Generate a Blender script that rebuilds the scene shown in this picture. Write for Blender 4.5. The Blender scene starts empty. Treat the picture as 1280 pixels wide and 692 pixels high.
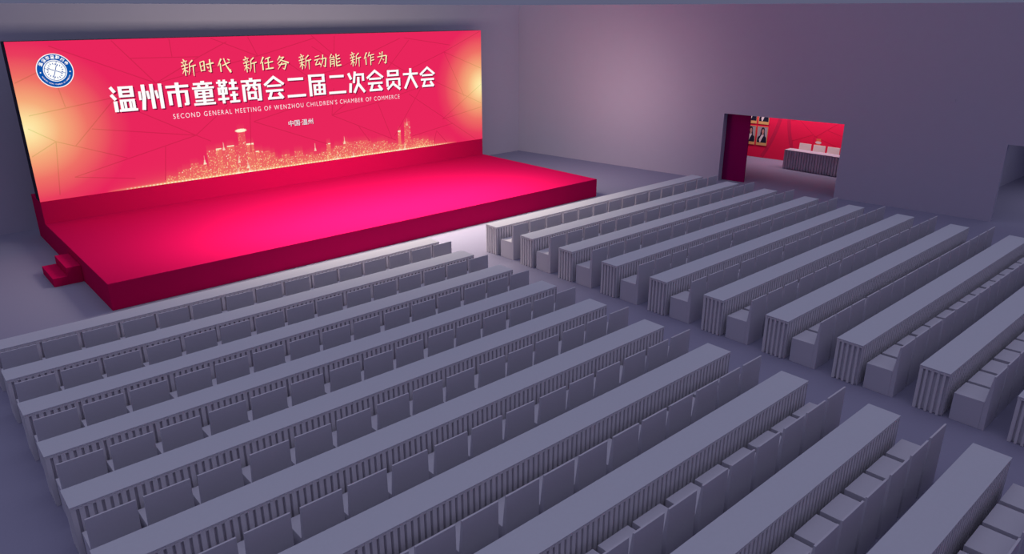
import bpy, bmesh, math, random
from mathutils import Vector, Matrix
random.seed(7)
S = bpy.context.scene
C = S.collection

# ------------------------------------------------------------------ helpers
def lin(c):
    return tuple(((v/255)/12.92 if v/255 <= .04045 else ((v/255+.055)/1.055)**2.4) for v in c)

def new_obj(name, mesh, parent=None, mat=None):
    o = bpy.data.objects.new(name, mesh)
    C.objects.link(o)
    if mat is not None:
        mesh.materials.append(mat)
    if parent is not None:
        o.parent = parent
    return o

def mesh_from(verts, faces, name='mesh'):
    m = bpy.data.meshes.new(name)
    m.from_pydata([tuple(v) for v in verts], [], faces)
    m.update()
    return m

def tag(o, label=None, cat=None, group=None, kind=None):
    if label: o['label'] = label
    if cat: o['category'] = cat
    if group: o['group'] = group
    if kind: o['kind'] = kind
    return o

def empty(name, loc=(0, 0, 0), rz=0.0):
    o = bpy.data.objects.new(name, None)
    C.objects.link(o)
    o.location = loc
    o.rotation_euler = (0, 0, rz)
    o.empty_display_size = .1
    return o

class MB:
    """collects boxes / prisms / quads, links them as one mesh"""
    def __init__(s): s.v = []; s.f = []
    def box(s, x0, x1, y0, y1, z0, z1):
        b = len(s.v)
        s.v += [(x0, y0, z0), (x1, y0, z0), (x1, y1, z0), (x0, y1, z0), (x0, y0, z1), (x1, y0, z1), (x1, y1, z1), (x0, y1, z1)]
        s.f += [tuple(b+i for i in q) for q in ((0, 3, 2, 1), (4, 5, 6, 7), (0, 1, 5, 4), (1, 2, 6, 5), (2, 3, 7, 6), (3, 0, 4, 7))]
        return s
    def prism_x(s, prof, x0, x1):
        """profile of (y, z) points extruded along x"""
        b = len(s.v); n = len(prof)
        s.v += [(x0, y, z) for y, z in prof] + [(x1, y, z) for y, z in prof]
        s.f.append(tuple(b+i for i in range(n))[::-1]); s.f.append(tuple(b+n+i for i in range(n)))
        for i in range(n):
            j = (i+1) % n
            s.f.append((b+i, b+j, b+n+j, b+n+i))
        return s
    def poly(s, pts):
        b = len(s.v); s.v += pts; s.f.append(tuple(range(b, b+len(pts)))); return s
    def mesh(s, name, bevel=0.0):
        m = mesh_from(s.v, s.f, name)
        bm = bmesh.new(); bm.from_mesh(m)
        bmesh.ops.recalc_face_normals(bm, faces=bm.faces)
        if bevel:
            bmesh.ops.bevel(bm, geom=list(bm.edges), offset=bevel, segments=2, profile=.6, affect='EDGES', clamp_overlap=True)
        bm.to_mesh(m); bm.free()
        return m

# ------------------------------------------------------------------ materials
def principled(name, col, rough=.8, noise=0.0, scale=8.0, bump=0.0, spec=.2, sheen=0):
    m = bpy.data.materials.new(name); m.use_nodes = True
    nt = m.node_tree; b = nt.nodes['Principled BSDF']
    b.inputs['Roughness'].default_value = rough
    b.inputs['Specular IOR Level'].default_value = spec
    if noise:
        tc = nt.nodes.new('ShaderNodeTexCoord'); n = nt.nodes.new('ShaderNodeTexNoise')
        n.inputs['Scale'].default_value = scale; n.inputs['Detail'].default_value = 4
        nt.links.new(tc.outputs['Object'], n.inputs['Vector'])
        mx = nt.nodes.new('ShaderNodeMix'); mx.data_type = 'RGBA'
        mx.inputs['A'].default_value = (*[c*(1-noise) for c in col], 1)
        mx.inputs['B'].default_value = (*[min(1, c*(1+noise)) for c in col], 1)
        nt.links.new(n.outputs['Fac'], mx.inputs['Factor'])
        nt.links.new(mx.outputs['Result'], b.inputs['Base Color'])
        if bump:
            bp = nt.nodes.new('ShaderNodeBump'); bp.inputs['Strength'].default_value = bump; bp.inputs['Distance'].default_value = .003
            nt.links.new(n.outputs['Fac'], bp.inputs['Height']); nt.links.new(bp.outputs['Normal'], b.inputs['Normal'])
    else:
        b.inputs['Base Color'].default_value = (*col, 1)
    return m

def emissive(name, col, strength=1.0):
    m = bpy.data.materials.new(name); m.use_nodes = True
    nt = m.node_tree; nt.nodes.clear()
    e = nt.nodes.new('ShaderNodeEmission'); e.inputs[0].default_value = (*col, 1); e.inputs[1].default_value = strength
    o = nt.nodes.new('ShaderNodeOutputMaterial'); nt.links.new(e.outputs[0], o.inputs[0])
    return m

PAR = dict(fabric=(.54, .545, .65), chair=(.555, .54, .64), wall=(.50, .48, .62), floor=(.28, .272, .40))
M = {}
M['cloth'] = principled('grey_tablecloth', PAR['fabric'], .9, .03, 30, .15, .05)
M['skirt'] = principled('grey_pleated_cloth', (.68, .66, .73), .9, .04, 30, .15, .05)
M['chair'] = principled('grey_chair_cover', PAR['chair'], .9, .03, 40, .15, .05)
M['wall'] = principled('grey_plaster', PAR['wall'], .9, .02, 3, .1, .05)
M['floor'] = principled('grey_carpet', PAR['floor'], .95, .03, 25, .2, .02)
M['stage'] = principled('magenta_carpet', (.56, .0035, .088), .9, .02, 40, .1, .02)
M['maroon'] = principled('maroon_panel', (.25, .003, .10), .9, .02, 10, 0, .02)
M['redwall'] = principled('red_print', (.82, .016, .085), .8, .02, 10, 0, .05)
M['redline'] = principled('dark_red_print', (.50, .010, .06), .8)
M['navy'] = principled('navy_frame', lin((8, 8, 38)), .6)
M['gold'] = principled('gold_frame', (.75, .42, .16), .5, .05, 20)
M['lilac'] = principled('lilac_backing', (.42, .38, .45), .8)
M['ink'] = principled('dark_suit_print', (.012, .012, .035), .8)
M['skin'] = principled('skin_print', (.55, .27, .24), .8)
M['white'] = principled('white_print', (.78, .68, .72), .8)
M['whitecover'] = principled('white_chair_cover', (.80, .72, .72), .85, .02, 30, .1, .05)

BASE = lin((233, 38, 92))
def screen_art(name, factor=1.0, orange=0.0):
    """luminous picture of the led screen: crimson with a golden glow at each side edge"""
    m = bpy.data.materials.new(name); m.use_nodes = True
    nt = m.node_tree; nt.nodes.clear(); L = nt.links.new
    geo = nt.nodes.new('ShaderNodeTexCoord')
    def glow(cx, cz, rx, rz):
        mp = nt.nodes.new('ShaderNodeVectorMath'); mp.operation = 'SUBTRACT'
        mp.inputs[1].default_value = (cx, 0, cz)
        L(geo.outputs['Object'], mp.inputs[0])
        sc = nt.nodes.new('ShaderNodeVectorMath'); sc.operation = 'MULTIPLY'
        sc.inputs[1].default_value = (1/rx, 0, 1/rz)
        L(mp.outputs[0], sc.inputs[0])
        ln = nt.nodes.new('ShaderNodeVectorMath'); ln.operation = 'LENGTH'
        L(sc.outputs[0], ln.inputs[0])
        return ln.outputs['Value']
    a = glow(-7.585, 1.90, 2.55, 2.25); b = glow(7.585, 2.05, 2.15, 2.2)
    mn = nt.nodes.new('ShaderNodeMath'); mn.operation = 'MINIMUM'
    L(a, mn.inputs[0]); L(b, mn.inputs[1])
    r = nt.nodes.new('ShaderNodeValToRGB'); cr = r.color_ramp
    cr.interpolation = 'EASE'
    stops = [(0, (255, 240, 178)), (.13, (253, 222, 158)), (.32, (246, 172, 124)), (.58, (239, 112, 102)), (.82, (234, 62, 94)), (1, (233, 38, 92))]
    while len(cr.elements) < len(stops): cr.elements.new(.5)
    for e, (p, c) in zip(cr.elements, stops):
        e.position = p
        lc = lin(c); e.color = (lc[0]*factor, lc[1]*factor*(1+.5*orange), lc[2]*factor*(1-.3*orange), 1)
    cr.interpolation = 'LINEAR'
    L(mn.outputs[0], r.inputs[0])
    e = nt.nodes.new('ShaderNodeEmission'); L(r.outputs[0], e.inputs[0]); e.inputs[1].default_value = 1
    o = nt.nodes.new('ShaderNodeOutputMaterial'); L(e.outputs[0], o.inputs[0])
    return m
M['screen'] = screen_art('led_picture')
M['screen_line'] = screen_art('led_picture_lines', .80, .2)
M['led_white'] = emissive('led_white', lin((255, 255, 255)))
M['led_text'] = emissive('led_soft_white', lin((252, 236, 242)))
M['led_shadow'] = emissive('led_dark_crimson', lin((128, 8, 58)))
M['led_gold'] = emissive('led_gold', lin((254, 242, 188)))
M['led_blue'] = emissive('led_blue', lin((12, 82, 168)))

def vcol_emission(name):
    m = bpy.data.materials.new(name); m.use_nodes = True
    nt = m.node_tree; nt.nodes.clear()
    a = nt.nodes.new('ShaderNodeVertexColor'); a.layer_name = 'Col'
    e = nt.nodes.new('ShaderNodeEmission'); o = nt.nodes.new('ShaderNodeOutputMaterial')
    nt.links.new(a.outputs[0], e.inputs[0]); nt.links.new(e.outputs[0], o.inputs[0])
    return m
M['skyline'] = vcol_emission('led_skyline')

# ------------------------------------------------------------------ camera
f_px = 913.35
yaw, pit, rol = .72450, .351296, -.00097
cam = bpy.data.cameras.new('camera'); co = bpy.data.objects.new('camera', cam); C.objects.link(co)
fwd = Vector((math.sin(yaw)*math.cos(pit), math.cos(yaw)*math.cos(pit), -math.sin(pit)))
rt = Vector((math.cos(yaw), -math.sin(yaw), 0)); up = rt.cross(fwd)
rt2 = rt*math.cos(rol)+up*math.sin(rol); up2 = -rt*math.sin(rol)+up*math.cos(rol)
CAM = Vector((-11.66885, -13.77121, 6.01369))
co.matrix_world = Matrix(((rt2.x, up2.x, -fwd.x, CAM.x), (rt2.y, up2.y, -fwd.y, CAM.y), (rt2.z, up2.z, -fwd.z, CAM.z), (0, 0, 0, 1)))
cam.sensor_width = 36; cam.sensor_fit = 'HORIZONTAL'; cam.lens = 36*f_px/1280
cam.clip_end = 200
S.camera = co
def proj(p):
    v = Vector(p)-CAM; z = v.dot(fwd)
    if z < .2: return None
    return 640+f_px*v.dot(rt2)/z, 346-f_px*v.dot(up2)/z

# ------------------------------------------------------------------ the room shell
HW = 6.17
A = Vector((10.48, 10.75)); B = Vector((13.146, -7.436))
d_ = (B-A).normalized(); ang = math.atan2(d_.y, d_.x)      # right wall runs from the back corner towards the camera side
def along(y): return (y-A.y)/d_.y                          # distance along the right wall for a given y
# floor (runs on through both openings)
fl = new_obj('floor', MB().box(-24, 26, -20, 11.2, -.2, 0).mesh('floor'), mat=M['floor']); tag(fl, kind='structure')
wb = new_obj('wall_back', MB().box(-20, 10.6, 10.78, 11.0, 0, HW).mesh('wall_back'), mat=M['wall']); tag(wb, kind='structure')
o1a, o1b, o2a, o2b = along(1.236), along(-2.90), along(-7.43), along(-10.4)
T = .30
w = MB()
w.box(-.05, o1a, 0, T, 0, HW).box(o1a, o1b, 0, T, 2.465, HW).box(o1b, o2a, 0, T, 0, HW).box(o2a, o2b, 0, T, 2.31, HW).box(o2b, along(-19), 0, T, 0, HW)
# local +y of the wall frame must point to +x (away from the hall)
wr = new_obj('wall_right', w.mesh('wall_right'), mat=M['wall'])
wr.location = (A.x, A.y, 0); wr.rotation_euler = (0, 0, ang); tag(wr, kind='structure')
wf = new_obj('wall_front', MB().box(-24, 14.0, -17.2, -17.0, 0, HW).mesh('wall_front'), mat=M['wall']); tag(wf, kind='structure')
# foyer behind the wall
wd = new_obj('wall_divider', MB().box(13.6, 25, -6.1, -5.9, 0, 3.4).mesh('wall_divider'), mat=M['wall']); tag(wd, kind='structure')

cf = new_obj('ceiling_foyer', MB().box(12.9, 27, -5.9, 9, 3.4, 3.5).mesh('ceiling_foyer'), mat=M['wall']); tag(cf, kind='structure')
cc = new_obj('ceiling_corridor', MB().box(14.4, 27, -16, -6.1, 3.4, 3.5).mesh('ceiling_corridor'), mat=M['wall']); tag(cc, kind='structure')
# red printed wall in the foyer, parallel to the right wall
RA = Vector((17.042, 3.285)); RB = Vector((17.238, 1.591)); rd = (RB-RA).normalized(); rang = math.atan2(rd.y, rd.x)
bw = empty('red_backdrop_wall', (RA.x, RA.y, 0), rang)
tag(bw, 'red printed backdrop wall seen through the doorway behind the white chairs', 'backdrop')
new_obj('panel', MB().box(-4.5, 8.5, 0.0, .12, 0, 3.2).mesh('panel', .004), bw, M['redwall'])
def ra(y): return (y-RA.y)/rd.y
def strip(mb, p, q, wd_, y, taper=1.0):
    p = Vector(p); q = Vector(q); t = (q-p).normalized(); n = Vector((-t.y, t.x))
    a = n*wd_/2; b = n*wd_*taper/2
    mb.poly([(p.x-a.x, y, p.y-a.y), (q.x-b.x, y, q.y-b.y), (q.x+b.x, y, q.y+b.y), (p.x+a.x, y, p.y+a.y)])
mb = MB()
def arc(mb, pts, wd_, y):
    n = 24; P = []
    for i in range(n+1):
        t = i/n
        P.append(((1-t)**2*pts[0][0]+2*t*(1-t)*pts[1][0]+t*t*pts[2][0], (1-t)**2*pts[0][1]+2*t*(1-t)*pts[1][1]+t*t*pts[2][1]))
    for i in range(n): strip(mb, P[i], P[i+1], wd_, y)
arc(mb, [(ra(1.86), 2.3), (ra(1.92), 1.2), (ra(2.55), .05)], .15, -.003)
arc(mb, [(ra(1.58), 2.4), (ra(1.62), 1.4), (ra(1.30), .55)], .14, -.0035)
new_obj('arc_motif', mb.mesh('arc_motif'), bw, principled('crimson_arc_print', (.60, .012, .075), .8))
mb = MB()
for p, q in [((1.15, 1.75), (.40, 1.12)), ((.40, 1.12), (-.45, 1.75)), ((.45, 1.15), (.47, .60)), ((1.35, .85), (.52, 1.18)), ((1.45, 1.68), (.6, 1.9)), ((-.05, 1.42), (-.6, 1.25)), ((.4, 1.12), (-.5, .8))]:
    strip(mb, (ra(p[0]), p[1]), (ra(q[0]), q[1]), .011, -.005)
new_obj('line_motif', mb.mesh('line_motif'), bw, M['redline'])
mb = MB(); x0 = ra(.26)
n = 20
mb.poly([(x0+.125*math.cos(i*2*math.pi/n), -.008, .905+.05*math.sin(i*2*math.pi/n)) for i in range(n)])
new_obj('tower_top_motif', mb.mesh('tower_top_motif'), bw, M['white'])
mb = MB(); mb.poly([(x0-.09, -.0065, .55), (x0+.09, -.0065, .55), (x0+.09, -.0065, 1.06), (x0-.09, -.0065, 1.06)])
new_obj('tower_motif', mb.mesh('tower_motif'), bw, principled('orange_tower_print', (.78, .16, .08), .8))

# maroon panel just inside the doorway
mp = new_obj('partition_panel', MB().box(o1a-1.2, along(.376), T+.01, T+.07, 0, 2.7).mesh('partition_panel', .003), mat=M['maroon'])
mp.location = (A.x, A.y, 0); mp.rotation_euler = (0, 0, ang)
tag(mp, 'dark maroon upright panel standing just inside the left edge of the doorway', 'panel')

# framed portraits on the red wall
def portrait(y0, y1, z0, label):
    """y0 = left edge (larger world y), y1 = right edge; local x grows to the right in the photo"""
    r = empty('portrait_poster', (RA.x+rd.x*ra(y0), RA.y+rd.y*ra(y0), z0), rang)
    tag(r, label, 'poster', 'portrait posters on the red wall')
    W = ra(y1)-ra(y0); H = .80; fy = -.03
    fr = MB(); b = .014
    fr.box(0, W, fy, 0, 0, .115).box(0, b, fy, 0, .115, H).box(W-b, W, fy, 0, .115, H).box(b, W-b, fy, 0, H-b, H)
    new_obj('frame', fr.mesh('frame', .002), r, M['gold'])
    pr = new_obj('backing', MB().box(b, W-b, -.018, -.001, .115, H-b).mesh('backing'), r, M['lilac'])
    def P(u, v): return (b+(W-2*b)*u, .115+(H-b-.115)*v)
    def shape(name, pts, y, mat):
        m = MB(); m.poly([(P(u, v)[0], y, P(u, v)[1]) for u, v in pts]); new_obj(name, m.mesh(name), pr, mat)
    hair = [(.27, .30), (.30, .55), (.33, .78), (.38, .90), (.48, .955), (.60, .955), (.69, .90), (.73, .80), (.74, .62), (.78, .45), (.76, .30), (.5, .26)]
    shape('hair', hair, -.0195, M['ink'])
    jack = [(.02, 0), (.04, .22), (.12, .36), (.34, .47), (.45, .50), (.62, .50), (.74, .45), (.93, .34), (.975, .15), (.98, 0)]
    shape('jacket', jack, -.0205, M['ink'])
    shape('blouse', [(.30, .02), (.22, .18), (.34, .36), (.46, .52), (.66, .53), (.66, .44), (.52, .26), (.38, .02)], -.0215, M['white'])
    shape('neck', [(.47, .48), (.63, .48), (.63, .62), (.47, .62)], -.0225, M['skin'])
    fc = [(.555+.125*math.cos(t*math.pi/9), .715+(.155 if math.sin(t*math.pi/9) < 0 else .14)*math.sin(t*math.pi/9)) for t in range(18)]
    shape('face', fc, -.0235, M['skin'])
    shape('mouth', [(.51, .63), (.555, .617), (.60, .63), (.555, .64)], -.0245, M['redline'])
    for ex in (.50, .61): shape('eye', [(ex-.028, .73), (ex, .722), (ex+.028, .73), (ex, .74)], -.0245, M['ink'])
portrait(2.855, 2.400, .522, 'gold-framed portrait of a dark-suited woman, lower row, right one')
portrait(3.385, 2.928, .522, 'gold-framed portrait of a dark-suited woman, lower row, left, beside maroon panel')
portrait(2.855, 2.400, 1.412, 'gold-framed portrait of a dark-suited woman, upper row, right, cut by lintel')
portrait(3.385, 2.928, 1.412, 'gold-framed portrait of a dark-suited woman, upper row, left, cut by lintel')

# ------------------------------------------------------------------ stage
XL, XR = -8.52, 6.66
st = empty('stage', (0, 2.59, 0)); tag(st, 'wide magenta carpeted stage platform below the big screen', 'stage')
new_obj('platform', MB().box(XL, XR, 0, 6.10, 0, .603).mesh('platform', .006), st, M['stage'])
new_obj('riser', MB().box(XL, XR, 6.101, 7.34, 0, 1.208).mesh('riser', .006), st, M['stage'])
sp = empty('steps', (-8.83, 5.0, 0)); tag(sp, 'small magenta two-tread steps at the left side of the stage', 'steps')
new_obj('lower_tread', MB().box(-.305, 0, 0, 1.2, 0, .203).mesh('lower_tread', .004), sp, M['stage'])
new_obj('upper_tread', MB().box(.0005, .305, 0, 1.2, 0, .403).mesh('upper_tread', .004), sp, M['stage'])

# ------------------------------------------------------------------ screen
SX = (XL+XR)/2; HWD = (XR-XL)/2; SZ0, SZ1 = 1.209, 5.265; SY = 8.69
sc = empty('led_screen', (SX, SY+.25, SZ0)); tag(sc, 'huge glowing crimson conference screen with white Chinese title on the stage', 'screen')
new_obj('cabinet', MB().box(-HWD, HWD, -.225, .26, 0, SZ1-SZ0).mesh('cabinet', .003), sc, M['navy'])
Y0 = -.25
new_obj('display', MB().box(-HWD+.004, HWD-.004, Y0, -.226, .003, SZ1-SZ0-.003).mesh('display'), sc, M['screen'])
def W2(x, z): return (x-SX, z-SZ0)
def clip(a, b):
    # clip a segment to the display rectangle
    xm, xM, zm, zM = -HWD+.03, HWD-.03, .03, SZ1-SZ0-.03
    p, q = Vector(a), Vector(b); t0, t1 = 0., 1.; dd = q-p
    for den, num in ((-dd.x, p.x-xm), (dd.x, xM-p.x), (-dd.y, p.y-zm), (dd.y, zM-p.y)):
        if abs(den) < 1e-9:
            if num < 0: return None
        else:
            t = num/den
            if den < 0: t0 = max(t0, t)
            else: t1 = min(t1, t)
    return None if t0 >= t1 else (p+dd*t0, p+dd*t1)
LINES = [((-7.58,5.14),(-5.14,4.07)),((-6.11,5.25),(-5.14,4.07)),((-4.61,5.25),(-4.60,4.76)),((-5.69,4.76),(-3.85,4.73)),((-3.85,4.73),(-3.00,5.12)),((-3.5,5.25),(-2.10,4.68)),((-2.35,5.25),(-2.10,4.68)),((-2.10,4.68),(-0.16,5.16)),((-5.14,4.07),(-3.85,4.73)),((-5.14,4.07),(-2.10,4.68)),((-8.49,4.27),(-7.90,4.53)),((-8.34,3.45),(-5.60,3.86)),((-7.56,4.14),(-7.48,3.60)),((-7.42,2.58),(-6.20,3.80)),((-8.42,3.13),(-7.86,2.74)),((-7.86,2.74),(-6.22,2.10)),((-6.96,2.98),(-4.26,2.52)),((-5.70,3.32),(-4.26,2.52)),((-4.26,2.52),(-3.2,3.3)),((-7.60,1.75),(-4.26,2.52)),((-4.26,2.52),(-3.85,2.3)),((-5.16,2.29),(-5.31,1.33)),((-7.86,2.74),(-8.03,1.33)),((-8.47,2.41),(-7.86,2.74)),((-7.6,1.75),(-6.1,1.5)),((-2.52,3.4),(-2.67,1.83)),((-2.47,2.75),(0.7,3.45)),((-2.47,2.75),(-0.02,1.77)),((0.53,5.2),(0.41,4.13)),((3.04,5.07),(0.41,4.13)),((3.40,5.0),(2.30,3.92)),((0.21,2.70),(0.36,3.57)),((0.21,2.70),(1.99,2.98)),((1.99,2.98),(4.0,3.42)),((0.21,2.70),(2.66,1.60)),((0.21,2.70),(1.7,3.6)),((1.15,2.29),(1.58,1.70)),((1.99,2.98),(2.49,1.68)),((2.60,1.75),(3.79,3.29)),((3.79,3.29),(4.45,3.9)),((3.30,3.17),(6.3,1.25)),((4.91,4.55),(6.62,3.90)),((4.91,4.55),(5.79,2.92)),((4.91,4.55),(3.2,3.95)),((2.3,4.45),(3.2,3.95)),((4.91,4.55),(6.62,5.24)),((3.2,5.08),(5.2,4.78)),((4.74,2.15),(6.62,3.30)),((4.74,2.15),(6.62,2.45)),((4.3,3.60),(6.62,2.6)),((3.35,1.67),(5.2,1.95)),((4.45,1.75),(4.3,1.3)),((4.45,1.75),(4.9,1.28)),((-.3,5.25),(.6,4.5)),((.41,4.13),(-1.2,3.9)),((-1.3,4.55),(-.4,3.9)),((-.3,4.9),(.7,4.3))]
mb = MB()
for i, (a, b) in enumerate(LINES):
    r = clip(W2(*a), W2(*b))
    if r: strip(mb, r[0], r[1], .026, Y0-.0040-.00002*i)
new_obj('polygon_line_art', mb.mesh('polygon_line_art'), sc, M['screen_line'])

STOPS = [(0, (255, 240, 178)), (.13, (253, 222, 158)), (.32, (246, 172, 124)), (.58, (239, 112, 102)), (.82, (234, 62, 94)), (1, (233, 38, 92))]
def art(x, z):
    """the same crimson and gold picture as the display, for the skyline's ground"""
    t = min(math.hypot((x+7.585)/2.55, (z-1.90)/2.25), math.hypot((x-7.585)/2.15, (z-2.05)/2.2), 1)
    for (p0, c0), (p1, c1) in zip(STOPS, STOPS[1:]):
        if t <= p1:
            k = (t-p0)/(p1-p0); a, b = lin(c0), lin(c1)
            return [a[i]*(1-k)+b[i]*k for i in range(3)]
    return list(lin(STOPS[-1][1]))
# skyline picture at the foot of the display
def skyline():
    rnd = random.Random(3)
    x0, x1 = -6.9, 5.4; nx = 960; nz = 110; z0, z1 = .006, 1.62
    B_ = lin((233, 38, 92)); O_ = lin((240, 122, 104)); Y_ = lin((255, 214, 150)); Wt = lin((255, 250, 215))
    bld = []   # x0, x1, top, brightness, crown
    def b(xa, xb, zt, br, cr=0): bld.append((xa, xb, zt-SZ0, br, cr))
    x = -5.3
    while x < 4.2:
        wdt = rnd.uniform(.10, .32)
        env = 1.62+.10*math.sin(x*1.7)+.06*math.sin(x*4.1)
        if x < -4.3: env = 1.42+(x+5.3)*.28
        if x > 3.3: env = 1.62-(x-3.3)*.36
        b(x, x+wdt, env+rnd.uniform(-.06, .09), rnd.uniform(.38, .60)); x += wdt*rnd.uniform(.8, 1.0)
    b(-4.02, -3.74, 2.05, .42); b(-3.74, -3.58, 2.06, .70, 1); b(-3.66, -3.38, 2.06, .50); b(-3.40, -3.18, 2.11, .62, 1)
    b(-3.20, -2.92, 2.08, .36); b(-3.03, -2.79, 2.56, .40); b(-2.80, -2.56, 2.10, .72, 1); b(-2.53, -2.42, 1.84, .85, 1)
    b(-.08, .06, 1.80, .85, 1); b(2.76, 2.87, 1.92, .95, 1); b(3.02, 3.28, 2.20, .40); b(.55, .72, 1.80, .6); b(-2.1, -1.9, 1.72, .55); b(1.1, 1.5, 1.74, .55)
    spires = [(-4.12, 1.90, 1.0), (-.50, 1.86, .9), (.60, 1.97, .9), (3.16, 2.33, .5), (-3.50, 2.24, .9), (-3.08, 1.80, .9), (-2.82, 1.60, .9)]
    verts = []; cols = []
    cell = {}
    for j in range(nz+1):
        z = z0+(z1-z0)*j/nz
        for i in range(nx+1):
            x = x0+(x1-x0)*i/nx
            edge = max(0, min(1, (x+6.9)/1.7))*max(0, min(1, (5.4-x)/1.6))
            a = 0.0; halo = 0.0; crown = 0.0
            for (xa, xb, zt, br, cr) in bld:
                if xa <= x <= xb:
                    if z <= zt:
                        k = br*(.80+.45*(1-z/max(zt, .2)))
                        a = max(a, k)
                        if cr and z > zt-.035: crown = 1
                        if cr and z > zt-.55: a = max(a, br*(1-.7*(zt-z)/.55)+.15)
                    elif z < zt+.18:
                        halo = max(halo, br*.42*(1-(z-zt)/.18))
            col = list(art(x-SX, z))
            def mixin(t, k):
                for c in range(3): col[c] = col[c]*(1-k)+t[c]*k
            mixin(O_, min(1, (a+0)*edge)); mixin(O_, halo*edge*.7)
            # ground haze
            mixin(O_, .75*edge*math.exp(-z/.14))
            if a > 0:
                q = (int(x/.022), int(z/.026))
                if q not in cell: cell[q] = rnd.random()
                rr = cell[q]
                dens = .09+.22*math.exp(-z/.2)
                if rr < dens: mixin(Y_, (.55+.45*rr/dens)*min(1, a*1.6)*edge)
                if rr > .992: mixin(Wt, .9)
            if crown: mixin(Wt, .95)
            for (sx, szt, br) in spires:
                dz = szt-SZ0-z
                if 0 <= dz < .26:
                    wq = .008+.038*(dz/.26)**3
                    if abs(x-sx) < wq: mixin(Wt, br*(.25+.6*dz/.26))
            # white oval on the tallest tower
            e = ((x+2.91)/.155)**2+((z-(2.52-SZ0))/.048)**2
            if e < 1.35: mixin(Wt, 1 if e < .9 else .6)
            # shoreline of lights
            bl = math.exp(-((z-.012)/.035)**2)
            mixin(Y_, bl*edge); 
            if z < .045 and edge > .3:
                if math.sin(x*62) > .3: mixin(Wt, .85*edge)
                for hx in (-3.15, -2.75, .28, .9, 2.75, 3.0): mixin(Wt, .9*math.exp(-((x-hx)/.08)**2))
            for hx, hh in ((-3.15, .22), (-2.78, .3), (.28, .2), (.9, .22), (2.8, .16), (3.02, .28)):
                if z < hh and abs(x-hx) < .03: mixin(Wt, .6*(1-z/hh))
            verts.append((x-SX, Y0-.0025, z)); cols.append((*col, 1))
    faces = []
    for j in range(nz):
        for i in range(nx):
            k = j*(nx+1)+i
            faces.append((k, k+1, k+nx+2, k+nx+1))
    m = mesh_from(verts, faces, 'skyline')
    at = m.color_attributes.new('Col', 'FLOAT_COLOR', 'POINT')
    at.data.foreach_set('color', [c for q in cols for c in q])
    return m
new_obj('skyline_picture', skyline(), sc, M['skyline'])

# --- hand drawn block glyphs of the title, unit cell, (x1,y1,x2,y2,width)
def H(x0, x1, y, w=.095): return (x0, y, x1, y, w)
def V(x, y0, y1, w=.14): return (x, y0, x, y1, w)
def BX(x0, x1, y0, y1, wh=.085, wv=.13): return [H(x0, x1, y1-wh/2, wh), H(x0, x1, y0+wh/2, wh), V(x0+wv/2, y0, y1, wv), V(x1-wv/2, y0, y1, wv)]
G = {
'温': [(.06,.97,.20,.76,.13), (.05,.68,.20,.47,.13), (.17,.42,.17,0,.15)] + BX(.34,.93,.55,.98,.10,.15) + [H(.34,.93,.765,.085)] + BX(.34,.93,.03,.47,.09,.12) + [V(.54,.03,.47,.10), V(.74,.03,.47,.10), H(.28,1.0,.045,.10)],
'州': [(.21,1,.21,.45,.15), (.21,.50,.13,0,.15), V(.55,.02,1,.15), V(.90,0,1,.15), (.05,.74,.05,.40,.10), (.36,.74,.40,.42,.11), (.71,.74,.76,.42,.11)],
'市': [V(.5,.84,1,.17), H(.02,.98,.84,.11), V(.5,0,.84,.16), H(.07,.93,.62,.10), V(.15,.10,.66,.15), V(.86,.08,.66,.15), H(.72,.9,.10,.10)],
'童': [V(.5,.9,1,.17), H(.08,.92,.885,.095), (.30,.84,.35,.74,.13), (.70,.84,.65,.74,.13), H(.02,.98,.715,.095)] + BX(.10,.90,.30,.65,.08,.15) + [H(.1,.9,.475,.075), V(.5,0,.65,.14), H(.10,.90,.185,.085), H(.02,.98,.05,.10)],
'鞋': [H(0,.50,.885,.09), V(.14,.74,1,.12), V(.36,.74,1,.12), H(.1,.4,.75,.08)] + BX(.03,.47,.37,.68,.085,.13) + [V(.25,0,.75,.13), H(0,.50,.19,.10), V(.75,.56,1,.14), H(.57,.93,.84,.10), H(.53,.97,.60,.10), V(.75,.05,.48,.14), H(.57,.93,.33,.10), H(.53,1,.05,.10)],
'商': [V(.5,.86,1,.17), H(.02,.98,.87,.10), (.30,.84,.36,.70,.13), (.70,.84,.64,.70,.13), H(.05,.95,.685,.10), V(.12,0,.73,.14), V(.88,0,.73,.14), H(.72,.9,.05,.10), (.42,.64,.28,.47,.13), (.58,.64,.72,.47,.13)] + BX(.28,.72,.07,.42,.10,.14),
'会': [(.53,1,.02,.64,.12), (.47,1,.98,.64,.12), H(.14,.86,.60,.10), H(.06,.94,.385,.11), (.36,.40,.22,.06,.13), H(.13,.88,.055,.11), (.68,.28,.90,.02,.14)],
'二': [H(.10,.90,.83,.12), H(.02,.98,.08,.12)],
'届': [H(.06,.94,.93,.11), V(.86,.62,.98,.15), H(.1,.94,.66,.10), V(.14,0,.98,.15)] + BX(.30,.95,.03,.53,.09,.14) + [V(.625,.03,.64,.13), H(.3,.95,.28,.08)],
'次': [(.06,.94,.20,.64,.14), (.16,.46,.11,.02,.15), (.44,1,.34,.46,.13), H(.38,.96,.85,.11), V(.89,.54,.9,.14), (.62,.74,.60,.40,.14), (.60,.44,.34,0,.14), (.60,.42,.95,0,.14)],
'员': BX(.14,.86,.66,.97,.10,.15) + [H(.06,.94,.52,.10), V(.13,.16,.56,.14), V(.87,.16,.56,.14), V(.5,.22,.42,.14), (.48,.30,.12,.03,.12), (.50,.28,.92,0,.13)],
'大': [H(.02,.98,.72,.11), V(.5,.60,1,.15), (.50,.68,.12,0,.15), (.50,.68,.90,0,.15)],
}
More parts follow.
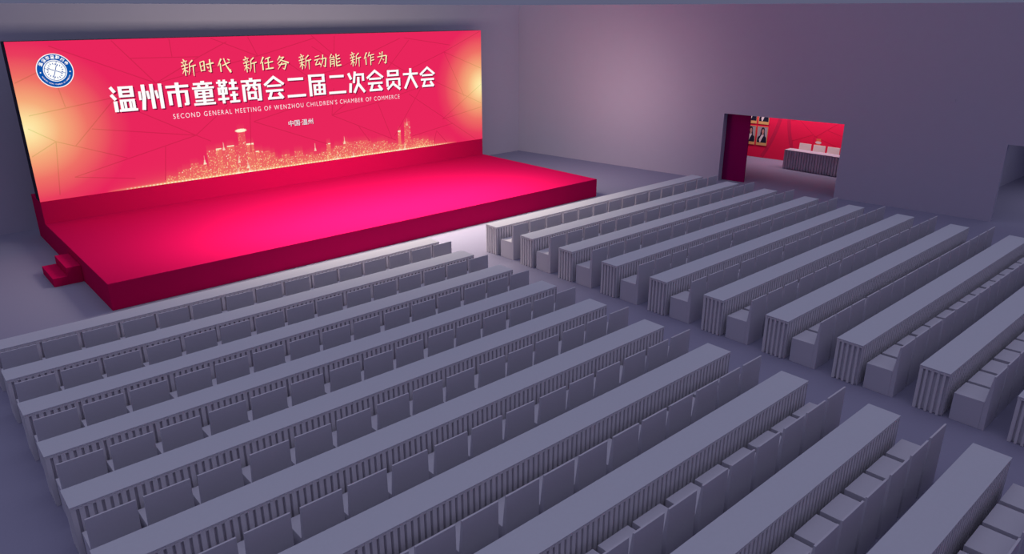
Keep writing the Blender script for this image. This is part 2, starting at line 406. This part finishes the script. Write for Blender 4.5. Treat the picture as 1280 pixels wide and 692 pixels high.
TITLE = '温州市童鞋商会二届二次会员大会'
def title(dx, dz, y):
    mb = MB(); x_start, x_end = -6.375, 4.455; pitch = (x_end-x_start+.07)/len(TITLE); cw = pitch-.07; ch = .685; zb = 3.368
    k = 0
    for i, c in enumerate(TITLE):
        for (xa, ya, xb, yb, wd_) in G[c]:
            p = Vector((x_start+i*pitch+cw*xa+dx-SX, zb+ch*ya+dz-SZ0)); q = Vector((x_start+i*pitch+cw*xb+dx-SX, zb+ch*yb+dz-SZ0))
            strip(mb, p, q, wd_*cw, y-.00001*k); k += 1
    return mb.mesh('title')
new_obj('title_shadow', title(.035, -.035, Y0-.007), sc, M['led_shadow'])
new_obj('title_lettering', title(0, 0, Y0-.010), sc, M['led_white'])

def text_mesh(s, size=1.0, offset=0.0, spacing=1.0):
    cu = bpy.data.curves.new('t', 'FONT'); cu.body = s; cu.size = size; cu.offset = offset; cu.space_character = spacing
    o = bpy.data.objects.new('t', cu); C.objects.link(o)
    dg = bpy.context.evaluated_depsgraph_get()
    m = bpy.data.meshes.new_from_object(o.evaluated_get(dg))
    bpy.data.objects.remove(o); bpy.data.curves.remove(cu)
    return m
def fit_text(s, x0, x1, z0, z1, y, offset=0, keep=None, shear=0.0, spacing=1.0, m=None):
    """text laid into the world rectangle x0..x1, z0..z1 on the display; returns vertex/face lists"""
    m = m or text_mesh(s, 1.0, offset, spacing)
    xs = [v.co.x for v in m.vertices]; ys = [v.co.y for v in m.vertices]
    ax, bx, ay, by = min(xs), max(xs), min(ys), max(ys)
    vv = []
    for v in m.vertices:
        u = (v.co.x-ax)/(bx-ax); t = (v.co.y-ay)/(by-ay)
        vv.append((x0+(x1-x0)*u+shear*(t-.5)*(z1-z0)-SX, y, z0+(z1-z0)*t-SZ0))
    ff = [tuple(p.vertices) for p in m.polygons]
    return vv, ff
def merge(name, lst, parent, mat):
    V_, F_ = [], []
    for vv, ff in lst:
        b = len(V_); V_ += vv; F_ += [tuple(b+i for i in f) for f in ff]
    return new_obj(name, mesh_from(V_, F_, name), parent, mat)
def words(s, x0, x1, z0, z1, y, offset, spacing):
    """one part per word, set in one line between x0 and x1"""
    whole = text_mesh(s, 1.0, offset, spacing)
    xs = sorted(v.co.x for v in whole.vertices); ys = [v.co.y for v in whole.vertices]
    ax, bx, ay, by = xs[0], xs[-1], min(ys), max(ys)
    # widest gaps between vertices separate the words
    spans = []
    polys = [(min(whole.vertices[i].co.x for i in p.vertices), max(whole.vertices[i].co.x for i in p.vertices)) for p in whole.polygons]
    cur = 0; polys_s = sorted(polys); end = polys_s[0][1]; gaps = []
    for a, b in polys_s:
        if a > end: gaps.append((a-end, (a+end)/2))
        end = max(end, b)
    cuts = sorted(c for g, c in sorted(gaps, reverse=True)[:s.count(' ')])+[1e9]
    lo = -1e9
    for w_, hi in zip(s.split(' '), cuts):
        ids = {}; vv = []; ff = []
        for p in whole.polygons:
            cx = sum(whole.vertices[i].co.x for i in p.vertices)/len(p.vertices)
            if lo <= cx < hi:
                f = []
                for i in p.vertices:
                    if i not in ids:
                        ids[i] = len(vv); c = whole.vertices[i].co
                        vv.append((x0+(x1-x0)*(c.x-ax)/(bx-ax)-SX, y, z0+(z1-z0)*(c.y-ay)/(by-ay)-SZ0))
                    f.append(ids[i])
                ff.append(tuple(f))
        merge('english_word', [(vv, ff)], sc, M['led_text']); lo = hi
words("SECOND GENERAL MEETING OF WENZHOU CHILDREN'S CHAMBER OF COMMERCE", -4.82, 2.90, 3.048, 3.19, Y0-.010, -.006, 1.28)
merge('place_lettering_shadow', [fit_text('中国·温州', -1.325, -.47, 2.47, 2.655, Y0-.006, .012)], sc, M['led_shadow'])
merge('place_lettering', [fit_text('中国·温州', -1.345, -.49, 2.485, 2.67, Y0-.010, .008)], sc, M['led_text'])
# brush lettering line: tapered strokes (x1,y1,x2,y2,w1,w2) in a unit cell
BR = {
'新': [(.18,.98,.27,.88,.05,.09), (.04,.78,.44,.88,.06,.05), (.15,.76,.20,.66,.05,.05), (.36,.80,.28,.68,.05,.05), (.02,.58,.46,.68,.07,.05), (.06,.42,.44,.50,.06,.05), (.25,.62,.24,.04,.07,.07), (.22,.40,.05,.16,.06,.03), (.28,.36,.42,.24,.05,.06), (.80,.90,.56,.72,.09,.05), (.58,.74,.54,.30,.07,.06), (.54,.30,.44,.08,.06,.03), (.58,.54,.98,.62,.06,.08), (.80,.58,.78,0,.08,.04)],
'时': [(.06,.78,.10,.20,.06,.07), (.06,.78,.34,.86,.06,.06), (.34,.86,.32,.22,.08,.07), (.09,.52,.32,.58,.05,.05), (.10,.24,.32,.28,.05,.06), (.44,.62,.98,.72,.06,.10), (.74,.96,.74,.12,.09,.11), (.74,.14,.56,.22,.10,.03), (.50,.50,.60,.38,.05,.09)],
'代': [(.32,.96,.04,.48,.11,.04), (.22,.66,.22,.10,.08,.09), (.34,.50,.90,.72,.06,.07), (.50,.98,.64,.46,.07,.08), (.64,.48,.90,.04,.08,.13), (.90,.04,.90,.26,.09,.02), (.76,.92,.90,.84,.05,.09)],
'任': [(.30,.96,.04,.50,.11,.04), (.20,.64,.20,.06,.08,.10), (.80,.92,.42,.80,.09,.05), (.34,.52,.98,.62,.06,.08), (.64,.84,.62,.16,.08,.08), (.38,.12,.98,.18,.07,.10)],
'务': [(.34,.98,.12,.68,.08,.04), (.28,.84,.62,.90,.05,.06), (.62,.90,.10,.44,.08,.04), (.30,.72,.96,.48,.05,.12), (.16,.36,.76,.44,.06,.08), (.76,.44,.60,.04,.10,.07), (.60,.04,.46,.14,.08,.03), (.46,.54,.10,.06,.07,.03)],
'动': [(.08,.80,.44,.88,.06,.05), (.02,.56,.50,.66,.07,.05), (.28,.58,.08,.22,.07,.06), (.08,.22,.46,.30,.06,.07), (.40,.44,.50,.20,.05,.08), (.52,.62,.96,.70,.06,.07), (.96,.70,.86,.06,.10,.09), (.86,.06,.70,.16,.09,.03), (.72,.94,.70,.50,.08,.06), (.70,.50,.48,.04,.06,.03)],
'能': [(.24,.96,.06,.66,.08,.05), (.06,.66,.42,.72,.06,.05), (.34,.84,.46,.66,.05,.08), (.10,.54,.08,.02,.07,.07), (.10,.54,.42,.58,.05,.06), (.42,.58,.40,.04,.08,.07), (.10,.38,.40,.42,.05,.05), (.10,.22,.40,.26,.05,.05), (.60,.96,.60,.56,.08,.07), (.60,.56,.92,.62,.08,.08), (.88,.86,.60,.76,.07,.04), (.60,.48,.60,.08,.08,.08), (.60,.08,.98,.14,.09,.10), (.90,.40,.60,.28,.07,.04)],
'作': [(.30,.96,.04,.48,.11,.04), (.20,.64,.20,.04,.08,.09), (.56,.98,.40,.62,.08,.04), (.46,.72,.96,.80,.06,.07), (.64,.76,.62,0,.08,.07), (.66,.54,.92,.60,.05,.08), (.66,.34,.94,.40,.05,.09)],
'为': [(.24,.90,.34,.78,.06,.10), (.04,.58,.88,.68,.07,.07), (.88,.68,.80,.08,.12,.11), (.80,.08,.62,.18,.10,.03), (.52,.98,.46,.56,.09,.07), (.46,.56,.12,.04,.07,.03), (.52,.44,.62,.32,.05,.09)],
}
def brush(dx, dz, y, name, mat):
    for grp, xa, xb in (('新时代', -4.40, -2.93), ('新任务', -2.59, -1.10), ('新动能', -.79, .72), ('新作为', 1.035, 2.51)):
        mb = MB(); k = 0
        pitch = (xb-xa+.08)/3; cw = pitch-.09
        for i, c in enumerate(grp):
            zb = 4.205 if c == '新' else 4.235; ch = .485 if c == '新' else .43
            for (x1, y1, x2, y2, w1, w2) in BR[c]:
                p = Vector((xa+i*pitch+cw*x1+dx-SX, zb+ch*y1+dz-SZ0)); q = Vector((xa+i*pitch+cw*x2+dx-SX, zb+ch*y2+dz-SZ0))
                strip(mb, p, q, w1*cw*1.02, y-.00001*k, w2/w1); k += 1
        new_obj(name, mb.mesh(name), sc, mat)
brush(.03, -.03, Y0-.006, 'brush_lettering_shadow', M['led_shadow'])
brush(0, 0, Y0-.010, 'brush_lettering', M['led_gold'])

# --- round blue emblem
EX, EZ = -7.542-SX, 4.53-SZ0
em = None
def disc(r, y, r0=0, n=64):
    mb = MB()
    if r0 == 0: mb.poly([(EX+r*math.cos(2*math.pi*i/n), y, EZ+r*math.sin(2*math.pi*i/n)) for i in range(n)])
    else:
        for i in range(n):
            a, b = 2*math.pi*i/n, 2*math.pi*(i+1)/n
            mb.poly([(EX+r0*math.cos(a), y, EZ+r0*math.sin(a)), (EX+r*math.cos(a), y, EZ+r*math.sin(a)), (EX+r*math.cos(b), y, EZ+r*math.sin(b)), (EX+r0*math.cos(b), y, EZ+r0*math.sin(b))])
    return mb.mesh('disc')
em = new_obj('emblem', disc(.425, Y0-.008), sc, M['led_white'])
new_obj('emblem_blue_disc', disc(.405, Y0-.010), em, M['led_blue'])
new_obj('emblem_white_disc', disc(.270, Y0-.012), em, M['led_white'])
new_obj('emblem_ring', disc(.250, Y0-.014, .236), em, M['led_blue'])
mb = MB()
for q in range(4):                                    # four foot shapes meeting in the middle, their toes outward
    a0 = math.radians(118-90*q)
    def E(r, a): return (EX+r*math.cos(a), EZ+r*math.sin(a))
    for t in range(5):
        aa = a0+math.radians(-36+18*t)
        strip(mb, E(.140+.02*math.cos((t-2)*.8), aa-.06), E(.180+.02*math.cos((t-2)*.8), aa), .015, Y0-.0150-.0001*t, 1.3)
    strip(mb, E(.008, a0+.95), E(.120, a0+.72), .016, Y0-.0156)
    strip(mb, E(.115, a0+.74), E(.165, a0+.60), .015, Y0-.0157)
    strip(mb, E(.150, a0+.82), E(.240, a0+.80), .012, Y0-.0158)
new_obj('emblem_feet', mb.mesh('emblem_feet'), em, M['led_blue'])
def arc_text(chars, rad, a_start, a_end, size, y, inward=False):
    out = []
    n = len(chars)
    for i, c in enumerate(chars):
        if c == ' ': continue
        a = math.radians(a_start+(a_end-a_start)*(i/(n-1)))
        m = text_mesh(c, 1.0, .03 if not inward else .01)
        xs = [v.co.x for v in m.vertices]; ys = [v.co.y for v in m.vertices]
        cx_ = (min(xs)+max(xs))/2; cy_ = .35
        rot = a-math.pi/2 if not inward else a+math.pi/2
        vv = []
        for v in m.vertices:
            lx, ly = (v.co.x-cx_)*size, (v.co.y-cy_)*size
            vv.append((EX+rad*math.cos(a)+lx*math.cos(rot)-ly*math.sin(rot), y, EZ+rad*math.sin(a)+lx*math.sin(rot)+ly*math.cos(rot)))
        out.append((vv, [tuple(p.vertices) for p in m.polygons]))
    return out
merge('emblem_chinese_lettering', arc_text('温州市童鞋商会', .338, 150, 32, .094, Y0-.0135), em, M['led_white'])
merge('emblem_english_lettering', arc_text('WENZHOU SHOES CHAMBER OF COMMERCE', .338, 204, 338, .040, Y0-.0135, True), em, M['led_text'])
mb = MB()
for a in (186, -6):
    a = math.radians(a)
    mb.poly([(EX+.338*math.cos(a)+.016*math.cos(t*math.pi/5), Y0-.0135, EZ+.338*math.sin(a)+.016*math.sin(t*math.pi/5)) for t in range(10)])
new_obj('emblem_dots', mb.mesh('emblem_dots'), em, M['led_white'])

# ------------------------------------------------------------------ tables
TL_, TW, TH = 9.054, .442, .75
def skirt_mesh(L, Wd, name='skirt', zt=.702, per=.088):
    """pleated cloth running round the table"""
    dep = .05
    pts = []
    def side(p, q, inward):
        p = Vector(p); q = Vector(q); ln = (q-p).length; n = max(1, round(ln/per)); t = (q-p)/ln; s = ln/n
        k = .60 if ln > 1 else .42
        for i in range(n):
            for u, dd in ((0, 0), (k, 0), (k+.06, 1), (.94, 1)):
                pts.append(p+t*(i+u)*s+Vector(inward)*dd*dep)
    e = .004
    side((e, e), (L-e, e), (0, 1)); side((L-e, e), (L-e, Wd-e), (-1, 0)); side((L-e, Wd-e), (e, Wd-e), (0, -1)); side((e, Wd-e), (e, e), (1, 0))
    n = len(pts)
    v = [(p.x, p.y, .004) for p in pts]+[(p.x, p.y, zt) for p in pts]
    f = [(i, (i+1) % n, n+(i+1) % n, n+i) for i in range(n)]
    return mesh_from(v, f, name)
def band_mesh(L, Wd):
    """flat stitched heading of the skirt with small tucks"""
    per, dep = .088, .006
    pts = []
    def side(p, q, inward):
        p = Vector(p); q = Vector(q); ln = (q-p).length; n = max(1, round(ln/per)); t = (q-p)/ln; s = ln/n
        for i in range(n):
            for u, dd in ((0, 0), (.40, 0), (.46, 1), (.94, 1)): pts.append(p+t*(i+u)*s+Vector(inward)*dd*dep)
    side((0, 0), (L, 0), (0, 1)); side((L, 0), (L, Wd), (-1, 0)); side((L, Wd), (0, Wd), (0, -1)); side((0, Wd), (0, 0), (1, 0))
    n = len(pts); v = []
    for z, k in ((.700, 0), (.718, 0), (.7182, 2), (.7258, 2), (.726, 0), (.7415, 0)):
        for p in pts:
            x = min(max(p.x, k*.004), L-k*.004); y = min(max(p.y, k*.004), Wd-k*.004)
            v.append((x, y, z))
    f = [(r*n+i, r*n+(i+1) % n, (r+1)*n+(i+1) % n, (r+1)*n+i) for r in range(5) for i in range(n)]
    return mesh_from(v, f, 'skirt_band')
TOP = MB().box(-.002, TL_+.002, -.002, TW+.002, .742, TH).mesh('tabletop', .002); TOP.materials.append(M['cloth'])
SK = skirt_mesh(TL_, TW); SK.materials.append(M['skirt'])
BD = band_mesh(TL_, TW); BD.materials.append(M['skirt'])
ORD = ['', 'first', 'second', 'third', 'fourth', 'fifth', 'sixth', 'seventh', 'eighth', 'ninth', 'tenth', 'eleventh', 'twelfth', 'thirteenth', 'fourteenth', 'fifteenth']
D = 1.34189
def place_parts(root, parts):
    for nm, me in parts:
        o = bpy.data.objects.new(nm, me); C.objects.link(o); o.parent = root
for side, x0 in (('left', -10.88), ('right', 0.0)):
    for k in range(1, 11):
        if side == 'left' and k > 10: continue
        r = empty('long_table', (x0, -(k-1)*D, 0))
        tag(r, 'long grey table with pleated skirt, %s row from the stage, %s of the aisle' % (ORD[k], side), 'table', 'long skirted tables in rows')
        place_parts(r, (('tabletop', TOP), ('skirt', SK), ('skirt_heading', BD)))

# ------------------------------------------------------------------ chairs
CW, CD, SH, BH = .510, .490, .452, .908
seat = MB().prism_x([(-.001, 0), (-.001, SH), (-.418, SH+.010), (-.418, 0)], 0, CW).mesh('seat', .005); seat.materials.append(M['chair'])
back = MB().prism_x([(-.4185, 0), (-.4185, SH+.010), (-.466, BH), (-CD, BH), (-CD, 0)], 0, CW).mesh('backrest', .004); back.materials.append(M['chair'])
nch = 0
for side, x0 in (('left', -10.88), ('right', 0.0)):
    for k in range(1, 11):
        y = -(k-1)*D-.088
        for j in range(15):
            x = x0+1.811*(j//3)+(.053, .643, 1.238)[j % 3]
            vis = False
            for px, py, pz in ((0, 0, SH), (CW, 0, SH), (0, -CD, BH), (CW, -CD, BH), (0, -CD, .1), (0, 0, .1), (CW, -CD, .1)):
                q = proj((x+px, y+py, pz))
                if q and -2 < q[0] < 1282 and -2 < q[1] < 694: vis = True
            if not vis: continue
            idx = 15-j if side == 'left' else j+1
            r = empty('slipcovered_chair', (x, y, 0)); nch += 1
            tag(r, 'grey slipcovered chair %s from the centre aisle, %s row from stage, %s block' % (ORD[idx], ORD[k], side), 'chair', 'grey slipcovered chairs in rows')
            place_parts(r, (('seat', seat), ('backrest', back)))
print('chairs', nch)

# ------------------------------------------------------------------ foyer table and white chairs
ft = empty('reception_table', (15.75, .81, 0), -math.pi/2)
tag(ft, 'pleated skirted table seen through the doorway before the red wall', 'table')
new_obj('tabletop', MB().box(0, 4.2, 0, .49, .742, TH).mesh('tabletop', .002), ft, M['cloth'])
new_obj('skirt', skirt_mesh(4.2, .49, zt=.738, per=.11), ft, M['skirt'])
for o in ft.children:
    o.location = (0, 0, 0)
ws = MB().prism_x([(-.001, 0), (-.001, SH), (-.418, SH), (-.418, 0)], 0, .49).mesh('seat', .005); ws.materials.append(M['whitecover'])
wk = MB().prism_x([(-.4185, 0), (-.4185, SH), (-.466, .905), (-CD, .905), (-CD, 0)], 0, .49).mesh('backrest', .004); wk.materials.append(M['whitecover'])
# these chairs stand behind the table and face the hall
for i, yy in enumerate((.735, .142, -.44)):
    r = empty('white_chair', (16.32, yy, 0), -math.pi/2)
    r.scale = (1, 1, 1)
    tag(r, 'white slipcovered chair behind the foyer table, %s' % ('leftmost of three', 'middle of three', 'rightmost, cut off by the door edge')[i], 'chair', 'white chairs behind the foyer table')
    for nm, me in (('seat', ws), ('backrest', wk)):
        o = bpy.data.objects.new(nm, me); C.objects.link(o); o.parent = r; o.scale = (1, -1, 1)

# ------------------------------------------------------------------ light
wld = bpy.data.worlds.new('hall_ambience'); S.world = wld; wld.use_nodes = True
nt = wld.node_tree; nt.nodes.clear()
tc = nt.nodes.new('ShaderNodeTexCoord'); sx = nt.nodes.new('ShaderNodeSeparateXYZ'); nt.links.new(tc.outputs['Generated'], sx.inputs[0])
rp = nt.nodes.new('ShaderNodeValToRGB'); nt.links.new(sx.outputs['Z'], rp.inputs[0])
rp.color_ramp.elements[0].position = .04; rp.color_ramp.elements[0].color = (*lin((92, 94, 120)), 1)
rp.color_ramp.elements[1].position = 1.0; rp.color_ramp.elements[1].color = (.46, .465, .60, 1)
e_ = rp.color_ramp.elements.new(.28); e_.color = (.09, .09, .145, 1)
bg = nt.nodes.new('ShaderNodeBackground'); nt.links.new(rp.outputs[0], bg.inputs[0]); bg.inputs[1].default_value = 1
ow = nt.nodes.new('ShaderNodeOutputWorld'); nt.links.new(bg.outputs[0], ow.inputs[0])

def area(name, loc, target, sx_, sy_, power, col, spread=180):
    l = bpy.data.lights.new(name, 'AREA'); l.shape = 'RECTANGLE'; l.size = sx_; l.size_y = sy_; l.energy = power; l.color = col; l.spread = math.radians(spread)
    o = bpy.data.objects.new(name, l); C.objects.link(o); o.location = loc
    o.rotation_euler = (Vector(target)-Vector(loc)).to_track_quat('-Z', 'Y').to_euler()
    return o
area('stage_wash_light', (-.7, 3.2, 4.5), (-.7, 7.6, 2.2), 9.5, 1.0, 360, (1, .86, .70), 180)
area('stage_pool_light', (-.5, 3.2, 4.6), (-.5, 3.4, .6), 9.5, 1.2, 570, (1, .86, .66), 130)
area('wall_glow_fill', (6.4, 3.6, 3.5), (11.2, 5.6, 2.4), 1.6, 1.0, 42, (1, .74, .70), 125)  # added pinkish fill lamp, stands in for bounce glow on the right wall
area('foyer_light', (16.1, .6, 3.3), (17.4, .6, 1.3), 7.0, .3, 105, (1, .80, .84), 160)
area('corridor_light', (16.8, -8.4, 3.3), (16.8, -8.6, 0), 5.0, 3.0, 26, (.9, .88, 1), 135)

S.view_settings.view_transform = 'Standard'; S.view_settings.look = 'None'; S.view_settings.gamma = 1; S.view_settings.exposure = 0
S.view_settings.use_curve_mapping = False
